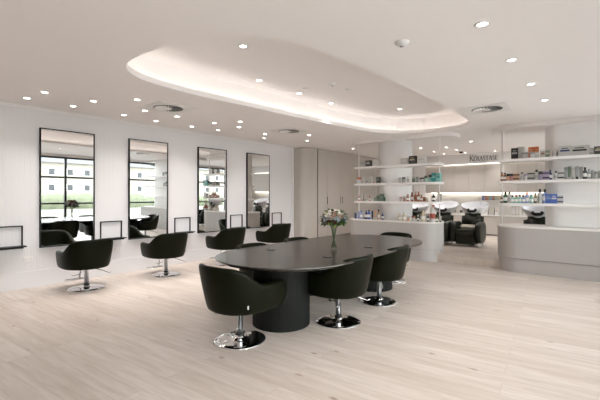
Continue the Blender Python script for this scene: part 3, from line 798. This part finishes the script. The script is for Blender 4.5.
for p, w, h, kd, c, c2 in [(501.5, .04, .13, 'bottle', 'brown', 'light'), (505.5, .07, .19, 'bottle', 'green', 'black'), (509.5, .07, .19, 'bottle', 'light', 'green'), (512.5, .06, .13, 'bottle', 'mint', 'black'), (516.3, .06, .13, 'bottle', 'mint', 'brown'), (519.8, .05, .14, 'bottle', 'aqua', 'black'),
     (523.3, .06, .13, 'bottle', 'sky', 'black'), (527, .055, .18, 'bottle', 'sky', 'red'), (531.3, .06, .14, 'bottle', 'aqua', 'teal'), (535.3, .045, .17, 'bottle', 'olive', 'green'), (540, .07, .23, 'bottle', 'light', 'black'), (544.8, .07, .23, 'bottle', 'sky', 'black'),
     (549, .085, .15, 'box', 'blue', 'sky'), (554, .085, .15, 'box', 'blue', 'white'), (559.8, .085, .13, 'stack', 'light', 'navy')]:
    it.append((LX(p), w, h, kd, c, c2))
row(it, 1.215+0.025, 'third right-hand shelf down', 'products on the third right-hand shelf')

# ------------------------------------------------------------------ tall closets behind the mirror wall
PF = .15
t = empty('closet_end_panel', (0, YE, PF), 0, 'curved greige end panel where the mirror wall ends', 'panel')
pts = [(.012, .012)] + [(.06+.40*math.sin(a), .012+.02+.50*(1-math.cos(a))) for a in [k/10*PI/2 for k in range(11)]] + [(.012, .532)]
pts = [(.012, .012), (.2, .02)] + [(.2+.26*math.sin(a), .02+.50*(1-math.cos(a))) for a in [k/10*PI/2 for k in range(11)]] + [(.012, .52)]
MB().prism(pts, 0, H-PF-.01, GREIGE).build('curved_panel', None, t)
cl = [(8.32, 8.79, 1), (8.79, 10.17, 2), (10.17, 11.55, 2), (11.55, 12.40, 2)]
clab = ['tall greige closet with one narrow door beside the curved end panel', 'tall greige closet with paired black handles behind the flowers',
        'tall greige closet seen between the left-hand shelves', 'tall greige closet in the far corner of the wash area']
for (a, b, nd), lab in zip(cl, clab):
    t = empty('closet', (0, a, PF), 0, lab, 'closet', 'tall closets')
    MB().box(.012, .45, .002, b-a-.002, .0, H-PF-.01, GREIGE_D).build('body', None, t)
    w = (b-a)/nd
    for k in range(nd):
        d = MB().box(.451, .47, k*w+.004, (k+1)*w-.004, .06, H-PF-.015, GREIGE, .002).build('door', None, t)
        if nd == 1: hy = (k+1)*w-.06
        else: hy = (k+1)*w-.05 if k == 0 else k*w+.05
        m = MB(); m.tube([(.471, hy, 1.0), (.50, hy, 1.0), (.50, hy, 1.19), (.471, hy, 1.19)], .006, BLACKM, 6)
        m.build('handle', None, d)

# ------------------------------------------------------------------ wash area: back cabinets, splashback, sign
t = empty('tall_white_cabinet', (1.75, 12.7, PF), 0, 'tall white cabinet left of the wash area cupboards', 'cabinet')
MB().box(-.2, .19, -.25, .29, 0, 2.24, WHITE, .003).build('body', None, t)
for k, (a, b) in enumerate(((-.19, -.01), (.0, .18))): MB().box(a, b, -.27, -.251, .02, 2.22, SHELFM, .002).build('door', None, t)
x = 1.96; n = 0
UL = ['left end by the white cabinet', 'second from the left end', 'left of the sign', 'below the sign', 'just right of the sign', 'at the right-hand end']
for k in range(6):
    a = x+.91*k
    t = empty('upper_cabinet', (a, 12.52, 1.48), 0, 'greige wall cupboard over the splashback, ' + UL[k], 'cupboard', 'wall cupboards in the wash area')
    MB().box(.001, .909, 0, .47, 0, .898, GREIGE_D).build('body', None, t)
    for j in (0, 1): MB().box(j*.455+.003, (j+1)*.455-.003, -.02, -.001, -.01, .897, GREIGE, .001).build('door', None, t)
    t = empty('base_cabinet', (a, 12.52, PF), 0, 'greige base cupboard under the back worktop, ' + UL[k].replace('sign', 'colour tubes') if k < 5 else 'greige base cupboard under the back worktop, at the right-hand end', 'cupboard', 'base cupboards in the wash area')
    MB().box(.001, .909, .0, .47, .0, .60, GREIGE_D).build('body', None, t)
    for j in (0, 1): MB().box(j*.455+.003, (j+1)*.455-.003, -.02, -.001, .045, .595, GREIGE, .001).build('door', None, t)
struct(MB().box(1.5, X1, 12.44, 12.98, 2.385, H, WHITE).build('ceiling_bulkhead'))
tag(MB().box(1.96, 7.42, 12.48, 12.96, .752, .785, WORKTOP, .004).build('back_worktop'), 'long pale worktop along the back of the wash area', 'worktop')
struct(MB().box(1.96, X1, 12.975, 12.995, .785, 1.48, SPLASH).build('trim_3'))
tag(MB().box(1.98, 7.40, 12.90, 12.93, 1.462, 1.478, LED2).build('under_cupboard_light'), 'warm light strip under the wall cupboards', 'light strip')

tag(MB().box(1.98, 7.40, 12.455, 12.495, 2.368, 2.384, mat('faint_led_strip', (1, .93, .84), .5, emit=1.0)).build('over_cupboard_light'), 'thin bright light line between the wall sign bulkhead and the cupboards', 'light strip')
# sign lettering: serif capitals built from strokes in the plane of the bulkhead
GLY = {'K': (.62, [((.10, 0), (.10, 1), .09), ((.14, .45), (.58, 1), .045), ((.22, .52), (.64, 0), .085), ((.02, 0), (.2, 0), .03), ((.02, 1), (.2, 1), .03), ((.48, 1), (.64, 1), .03), ((.55, 0), (.7, 0), .03)]),
       'E': (.52, [((.10, 0), (.10, 1), .085), ((.05, 0), (.46, 0), .035), ((.05, 1), (.44, 1), .035), ((.1, .52), (.36, .52), .035), ((.46, 0), (.48, .14), .03), ((.44, 1), (.44, .87), .03)]),
       'R': (.58, [((.10, 0), (.10, 1), .085), ((.05, 1), (.3, 1), .035), ((.3, 1), (.44, .88), .05), ((.44, .88), (.45, .68), .08), ((.45, .68), (.3, .53), .05), ((.3, .53), (.1, .53), .035), ((.26, .52), (.56, 0), .085), ((.02, 0), (.18, 0), .03)]),
       'A': (.66, [((.05, 0), (.34, 1), .04), ((.34, 1), (.62, 0), .09), ((.16, .34), (.52, .34), .035), ((0, 0), (.14, 0), .03), ((.54, 0), (.7, 0), .03)]),
       'S': (.50, [((.42, .84), (.36, .96), .04), ((.36, .96), (.22, 1), .045), ((.22, 1), (.09, .9), .05), ((.09, .9), (.08, .74), .07), ((.08, .74), (.2, .58), .08), ((.2, .58), (.36, .44), .09), ((.36, .44), (.43, .28), .08), ((.43, .28), (.4, .1), .06), ((.4, .1), (.24, 0), .05), ((.24, 0), (.1, .04), .045), ((.1, .04), (.05, .17), .04)]),
       'T': (.58, [((.29, 0), (.29, 1), .085), ((.03, 1), (.55, 1), .035), ((.03, 1), (.02, .86), .03), ((.55, 1), (.56, .86), .03), ((.2, 0), (.38, 0), .03)]),
       'P': (.5, [((.10, 0), (.10, 1), .085), ((.05, 1), (.3, 1), .035), ((.3, 1), (.44, .88), .05), ((.44, .88), (.45, .66), .08), ((.45, .66), (.3, .5), .05), ((.3, .5), (.1, .5), .035), ((.02, 0), (.18, 0), .03)]),
       'I': (.28, [((.14, 0), (.14, 1), .085), ((.05, 0), (.23, 0), .03), ((.05, 1), (.23, 1), .03)])}
def letter(mb, ch, x, z, h, y, thick=1.):
    for (a, b, w) in GLY[ch][1]:
        ax, az, bx, bz = x+a[0]*h, z+a[1]*h, x+b[0]*h, z+b[1]*h
        dx, dz = bx-ax, bz-az; l = math.hypot(dx, dz); ux, uz = dx/l, dz/l; w2 = w*h*thick/2
        e = w2*.5
        cs = [(ax-ux*e-uz*w2, az-uz*e+ux*w2), (bx+ux*e-uz*w2, bz+uz*e+ux*w2), (bx+ux*e+uz*w2, bz+uz*e-ux*w2), (ax-ux*e+uz*w2, az-uz*e-ux*w2)]
        bm = bmesh.new(); f = [bm.verts.new((p, y, q)) for p, q in cs]; g = [bm.verts.new((p, y+.012, q)) for p, q in cs]
        bm.faces.new(f); bm.faces.new(g[::-1])
        for k in range(4): bm.faces.new([f[k], f[(k+1) % 4], g[(k+1) % 4], g[k]])
        bmesh.ops.recalc_face_normals(bm, faces=bm.faces[:]); mb.join(bm, LETTER)
    return GLY[ch][0]*h
sg = empty('wall_sign', (0, 12.427, 0), 0, 'dark serif salon-brand lettering on the white bulkhead', 'sign')
xx = 3.37; tot = 0
seq = 'KERASTASE'; hs = [.175]+[.135]*8
tot = sum(GLY[c][0]*h for c, h in zip(seq, hs)); gap = (.80-tot)/8
for i, (c, h) in enumerate(zip(seq, hs)):
    m = MB(); w = letter(m, c, xx, 2.47, h, 0, 1.2)
    if i == 1:
        bm = bmesh.new(); cs = [(xx+.03, 2.615), (xx+.055, 2.645), (xx+.065, 2.64), (xx+.04, 2.61)]
        f = [bm.verts.new((p, 0, q)) for p, q in cs]; g = [bm.verts.new((p, .012, q)) for p, q in cs]
        bm.faces.new(f); bm.faces.new(g[::-1])
        for k in range(4): bm.faces.new([f[k], f[(k+1) % 4], g[(k+1) % 4], g[k]])
        bmesh.ops.recalc_face_normals(bm, faces=bm.faces[:]); m.join(bm, LETTER)
    m.build('letter', None, sg); xx += w+gap
xx = 3.68; m = MB()
for c in 'PARIS': xx += letter(m, c, xx, 2.415, .032, 0, 1.2)+.022
m.build('small_lettering', None, sg)

# colour tubes on a little wall rack, bottles and frames on the back worktop
t = empty('tube_rack', (3.9, 12.86, 1.24), 0, 'small white wall rack holding coloured tubes over the back worktop', 'rack')
MB().box(-.28, .30, -.05, .11, -.02, 0, WORKTOP, .002).build('ledge', None, t)
for k, c in enumerate(['blue', 'lavender', 'orange', 'peach', 'aqua', 'sky', 'orange', 'mint', 'cream', 'cream']):
    product('box', 3.66+.052*k, 12.86, 1.24, .045, .12, c, 'white', '%s colour tube, %s from left on the small wall rack' % (NM.get(c, c), ORD[k]), 'colour tubes on the wall rack')
for k, (x_, w, h, kd, c, c2) in enumerate([(2.45, .08, .22, 'pump', 'light', 'black'), (2.62, .08, .24, 'pump', 'white', 'black'), (2.85, .07, .25, 'pump', 'light', 'black'), (3.05, .08, .22, 'pump', 'white', 'black'), (3.25, .09, .26, 'pump', 'white', 'black'), (3.42, .08, .24, 'pump', 'light', 'black'),
        (3.78, .13, .20, 'box', 'white', 'peach'), (3.95, .12, .22, 'box', 'light', 'cream'), (4.10, .10, .20, 'box', 'white', 'peach'), (4.52, .05, .26, 'tube', 'white', 'light'), (4.6, .05, .26, 'tube', 'white', 'light'), (4.68, .05, .26, 'tube', 'white', 'cream'), (4.78, .05, .26, 'tube', 'light', 'white'), (4.86, .05, .26, 'tube', 'peach', 'white'), (4.95, .05, .26, 'tube', 'peach', 'white')]):
    product(kd, x_, 12.70, .785, w, h, c, c2, '%s %s on the back worktop, %s from the left' % (NM.get(c, c), {'pump': 'pump bottle', 'box': 'box', 'tube': 'tube'}[kd], ORD[k]), 'items on the back worktop')

# ------------------------------------------------------------------ washing chairs
def wash_proto():
    r = empty('washing_chair')
    # arms
    for s in (-1, 1):
        bm = bmesh.new()
        prof = [(-.44, .06), (-.46, .30), (-.45, .50), (-.40, .585), (-.30, .615), (-.1, .625), (.1, .62), (.2, .56), (.22, .3), (.2, .06)]
        rg = []
        for dx, sc in ((-.07, .9), (-.055, .985), (0, 1), (.055, .985), (.07, .9)):
            rg.append([bm.verts.new((s*.30+dx, -.1+(y+.1)*sc, .33+(z-.33)*sc)) for y, z in prof])
        n_ = len(prof)
        for a, b in zip(rg, rg[1:]):
            for k in range(n_): bm.faces.new([a[k], a[(k+1) % n_], b[(k+1) % n_], b[k]])
        bm.faces.new(rg[0]); bm.faces.new(rg[-1]); bmesh.ops.recalc_face_normals(bm, faces=bm.faces[:])
        m = MB(); m.join(bm, LEATHER_S, None, True); m.build('armrest', None, r, sub=1)
    MB().box(-.228, .228, -.42, .2, .06, .30, LEATHER_S, .02).build('front_panel', None, r)
    MB().box(-.226, .226, -.44, .12, .302, .43, LEATHER_S, .04).build('seat', None, r)
    bm = bmesh.new(); bmesh.ops.create_cube(bm, size=1)
    for v in bm.verts: v.co = Vector((v.co.x*.56, v.co.y*.17, v.co.z*.42))
    bmesh.ops.bevel(bm, geom=bm.edges[:], offset=.08, segments=5, affect='EDGES')
    m = MB(); m.join(bm, LEATHER_S, Matrix.Translation((0, .29, .61)) @ Matrix.Rotation(math.radians(-12), 4, 'X'), True); m.build('backrest', None, r)
    for sx in (-.3, .3):
        for sy in (-.36, .12):
            m = MB(); m.lathe([(0, 0), (.018, 0), (.018, .062), (0, .062)], CHROME, 12, (sx, sy, 0)); m.build('foot', None, r)
    m = MB(); m.box(-.13, .13, .40, .64, 0, .72, PLASTIC, .03); m.build('pedestal', None, r)
    # basin: oval bowl with a neck dip in front
    bm = bmesh.new(); n_ = 40; prof = [(0, -.27, 0), (.35, -.26, 0), (.7, -.18, 0), (.93, -.06, 1), (1., .0, 1), (.97, .015, 1), (.90, .0, 1), (.8, -.08, .6), (.55, -.17, 0), (0, -.2, 0)]
    rg = []
    for f_, z, w in prof:
        if f_ == 0: rg.append([bm.verts.new((0, 0, z))]); continue
        q = []
        for k in range(n_):
            a = 2*PI*k/n_; dip = min(1, max(0, .38-abs(((a+PI/2+PI) % (2*PI))-PI))/.24); dip = dip*dip*(3-2*dip)
            back = .5+.5*math.sin(a)
            q.append(bm.verts.new((f_*.36*math.cos(a), f_*.29*math.sin(a), z - w*.07*dip + w*.05*back)))
        rg.append(q)
    for a, b in zip(rg, rg[1:]):
        for k in range(n_):
            k2 = (k+1) % n_
            if len(a) == 1: bm.faces.new([a[0], b[k], b[k2]])
            elif len(b) == 1: bm.faces.new([a[k], a[k2], b[0]])
            else: bm.faces.new([a[k], a[k2], b[k2], b[k]])
    bmesh.ops.recalc_face_normals(bm, faces=bm.faces[:])
    T = Matrix.Translation((0, .50, 1.0)) @ Matrix.Rotation(math.radians(14), 4, 'X')
    m = MB(); m.join(bm, CERAMIC, T, True); bs = m.build('basin', None, r, sub=1)
    m = MB(); pts = []
    for k in range(13):
        a = -PI/2+(k-6)/6*.30; dip = min(1, max(0, .38-abs((k-6)/6*.30))/.24); dip = dip*dip*(3-2*dip)
        p = T @ Vector((.365*math.cos(a), .295*math.sin(a), .012-.07*dip)); pts.append(p)
    m.tube(pts, .035, RUBBER, 10); m.build('neck_rest', None, bs)
    m = MB(); m.tube([(.1, .70, 1.03), (.1, .70, 1.16), (.1, .66, 1.20), (.1, .58, 1.18)], .012, CHROME, 8); m.build('tap', None, bs)
    return r
wp = wash_proto()
wl = [(2.56, 9.78, 'black washing chair with white basin, leftmost, behind the shelf counter'),
      (3.33, 9.78, 'black washing chair with white basin, partly hidden by the left counter end'),
      (4.06, 9.78, 'black washing chair with white basin, fully seen in the gap between counters'),
      (5.56, 8.95, 'black washing chair whose basin shows over the right-hand counter')]
for i, (x, y, lab) in enumerate(wl):
    o = wp if i == 0 else copy_tree(wp)
    o.location = (x, y, PF); o.scale = (.94, .94, .96); tag(o, lab, 'washing chair', 'washing chairs with basins')
m = MB()
bm = bmesh.new(); bmesh.ops.create_cube(bm, size=1)
for v in bm.verts: v.co = Vector((v.co.x*.38, v.co.y*.16, v.co.z*.10))
bmesh.ops.bevel(bm, geom=bm.edges[:], offset=.04, segments=4, affect='EDGES')
m.join(bm, TOWEL, Matrix.Rotation(math.radians(6), 4, 'Z'), True)
m.box(-.15, .15, -.082, -.078, -.010, -.004, TOWEL)
o = m.build('folded_towel'); o.location = (4.05, 9.70, PF+.43*.96+.0505); tag(o, 'folded cream towel on the seat of the fully seen washing chair', 'towel')

# ------------------------------------------------------------------ outside, seen in the mirrors
ASPH = mat('street_asphalt', (.5, .49, .48), .9, noise=.1); GRASS = mat('grass', (.3, .3, .26), .9, noise=.3, nscale=2)
struct(MB().box(X1+.25, 70, -40, 70, -.4, -.12, ASPH).build('ground_street'))
struct(MB().box(X1+.25, 11, -40, 70, -.12, -.02, mat('pavement', (.62, .61, .59), .9, noise=.08)).build('ground_pavement'))
struct(MB().box(-40, X1+.2, -40, Y0-.25, -.4, -.12, ASPH).build('ground_forecourt'))
struct(MB().box(17.5, 70, -40, 70, -.12, .3, GRASS).build('ground_lawn'))
RENDERM = mat('cream_render', (.30, .275, .235), .8, noise=.03); ROOFM = mat('grey_roof_tiles', (.09, .095, .10), .8, noise=.2); WINM = mat('house_window_glass', (.03, .035, .04), .3)
def house(x, y, w, d, h, lab, rz=0):
    t = empty('house', (x, y, .3), rz, lab, 'house')
    MB().box(0, d, -w/2, w/2, 0, h, RENDERM).build('wall', None, t)
    bm = bmesh.new(); o_ = .5
    v = [bm.verts.new(p) for p in [(-o_, -w/2-o_, h), (d+o_, -w/2-o_, h), (d+o_, w/2+o_, h), (-o_, w/2+o_, h), (d/2, -w/2+1.5, h+1.3), (d/2, w/2-1.5, h+1.3)]]
    for f in ((0, 1, 4), (1, 2, 5, 4), (2, 3, 5), (3, 0, 4, 5), (3, 2, 1, 0)): bm.faces.new([v[i] for i in f])
    bmesh.ops.recalc_face_normals(bm, faces=bm.faces[:]); m = MB(); m.join(bm, ROOFM); m.build('roof', None, t)
    for zz_ in (.9, 3.4):
        for k in range(int(w//2.6)):
            yy = -w/2+1.3+2.6*k
            if zz_+1.2 < h:
                f = MB().box(-.06, -.001, yy-.5, yy+.5, zz_, zz_+1.15, PLASTIC).build('window', None, t)
                MB().box(-.07, -.061, yy-.42, yy+.42, zz_+.08, zz_+1.07, WINM).build('pane', None, f)
    MB().box(-.05, -.001, w/2-3, w/2-.6, .0, 0.85, mat('garage_grey', (.35, .37, .4), .6)).build('garage_door', None, t)
house(60, 29, 18, 9, 5.4, 'cream rendered two-storey house reflected in the leftmost mirror')
house(58, 52, 16, 8, 5.6, 'cream rendered house reflected in the second mirror')
house(62, 4, 12, 8, 4.6, 'low cream house beyond the street, left of the reflected one')
house(15, -32, 14, 9, 5.2, 'cream house beyond the forecourt behind the viewer', -PI/2)
HEDG = [mat('hedge_green', (.11, .13, .075), .8, noise=.4, nscale=5), mat('hedge_sage', (.13, .145, .09), .8, noise=.4, nscale=5)]
for i, (y0, y1, h) in enumerate(((-6, 6.2, .8), (6.5, 14, .9), (14.3, 24, .75))):
    m = MB(); bm = bmesh.new()
    bmesh.ops.create_grid(bm, x_segments=6, y_segments=60, size=.5)
    for v in bm.verts:
        u, w_ = v.co.x+.5, v.co.y+.5; prof = [(0, 0), (-.05, .5), (.05, .95), (.3, 1.), (.7, 1.), (.95, .95), (1.05, .5), (1., 0)]
        q = u*7; k = min(6, int(q)); f_ = q-k; a, b = prof[k], prof[min(7, k+1)]
        nz = random.uniform(-.09, .09)
        v.co = Vector((18+1.1*(a[0]*(1-f_)+b[0]*f_)+nz, y0+w_*(y1-y0), .3+h*(a[1]*(1-f_)+b[1]*f_)+nz*(1 if 0 < u < 1 else 0)))
    bmesh.ops.recalc_face_normals(bm, faces=bm.faces[:]); m.join(bm, HEDG[i % 2], None, True); o = m.build('hedge')
    tag(o, ['clipped hedge across the street, left stretch', 'clipped hedge across the street before the reflected house', 'lower clipped hedge across the street, right stretch'][i], 'hedge')
BARK = mat('bark', (.12, .09, .07), .9)
for i, (x, y, h) in enumerate(((74, 17, 13), (76, 10.5, 12), (76, 25, 13), (74, 44, 12))):
    t = empty('tree', (x, y, .3), 0, ['grey-green tree left behind the reflected house', 'leftmost grey-green tree beyond the houses', 'grey-green tree right behind the reflected house', 'grey-green tree behind the farther house'][i], 'tree')
    MB().lathe([(.25, 0), (.15, h*.6), (0, h*.6)], BARK, 10).build('trunk', None, t)
    m = MB()
    for k in range(14):
        bm = bmesh.new(); bmesh.ops.create_icosphere(bm, subdivisions=3, radius=random.uniform(.9, 1.6))
        for v in bm.verts: v.co *= random.uniform(.86, 1.12)
        m.join(bm, mat('crown_grey_green', (.075, .085, .07), .9, noise=.4, nscale=2), Matrix.Translation((random.uniform(-1.6, 1.6), random.uniform(-2, 2), h*random.uniform(.45, .95))))
    m.build('crown', None, t)

# ------------------------------------------------------------------ world, camera
w = bpy.data.worlds.new('sky'); bpy.context.scene.world = w; w.use_nodes = True
nt = w.node_tree; bg = nt.nodes['Background']
tc = nt.nodes.new('ShaderNodeTexCoord'); sp = nt.nodes.new('ShaderNodeSeparateXYZ'); rp = nt.nodes.new('ShaderNodeValToRGB')
nt.links.new(tc.outputs['Generated'], sp.inputs[0]); nt.links.new(sp.outputs[2], rp.inputs[0])
rp.color_ramp.elements[0].color = (.93, .92, .93, 1); rp.color_ramp.elements[1].color = (.84, .88, .96, 1)
nt.links.new(rp.outputs[0], bg.inputs[0]); bg.inputs[1].default_value = 3.9

cd = bpy.data.cameras.new('camera'); cam = bpy.data.objects.new('camera', cd); C.objects.link(cam)
cd.sensor_width = 36; cd.lens = 370/600*36; cd.shift_y = -4/600; cd.clip_start = .05; cd.clip_end = 200
cam.location = (6.62, 0, 1.37); cam.rotation_euler = (PI/2, 0, math.atan(302.6/370))
s = bpy.context.scene; s.camera = cam
s.view_settings.view_transform = 'Standard'; s.view_settings.look = 'None'; s.view_settings.exposure = EXPOSURE
s.view_settings.gamma = 1; s.view_settings.use_curve_mapping = False
s.cycles.max_bounces = 10; s.cycles.diffuse_bounces = 6; s.cycles.glossy_bounces = 6; s.cycles.transparent_max_bounces = 12
s.cycles.caustics_reflective = False; s.cycles.caustics_refractive = False; s.cycles.sample_clamp_indirect = 8
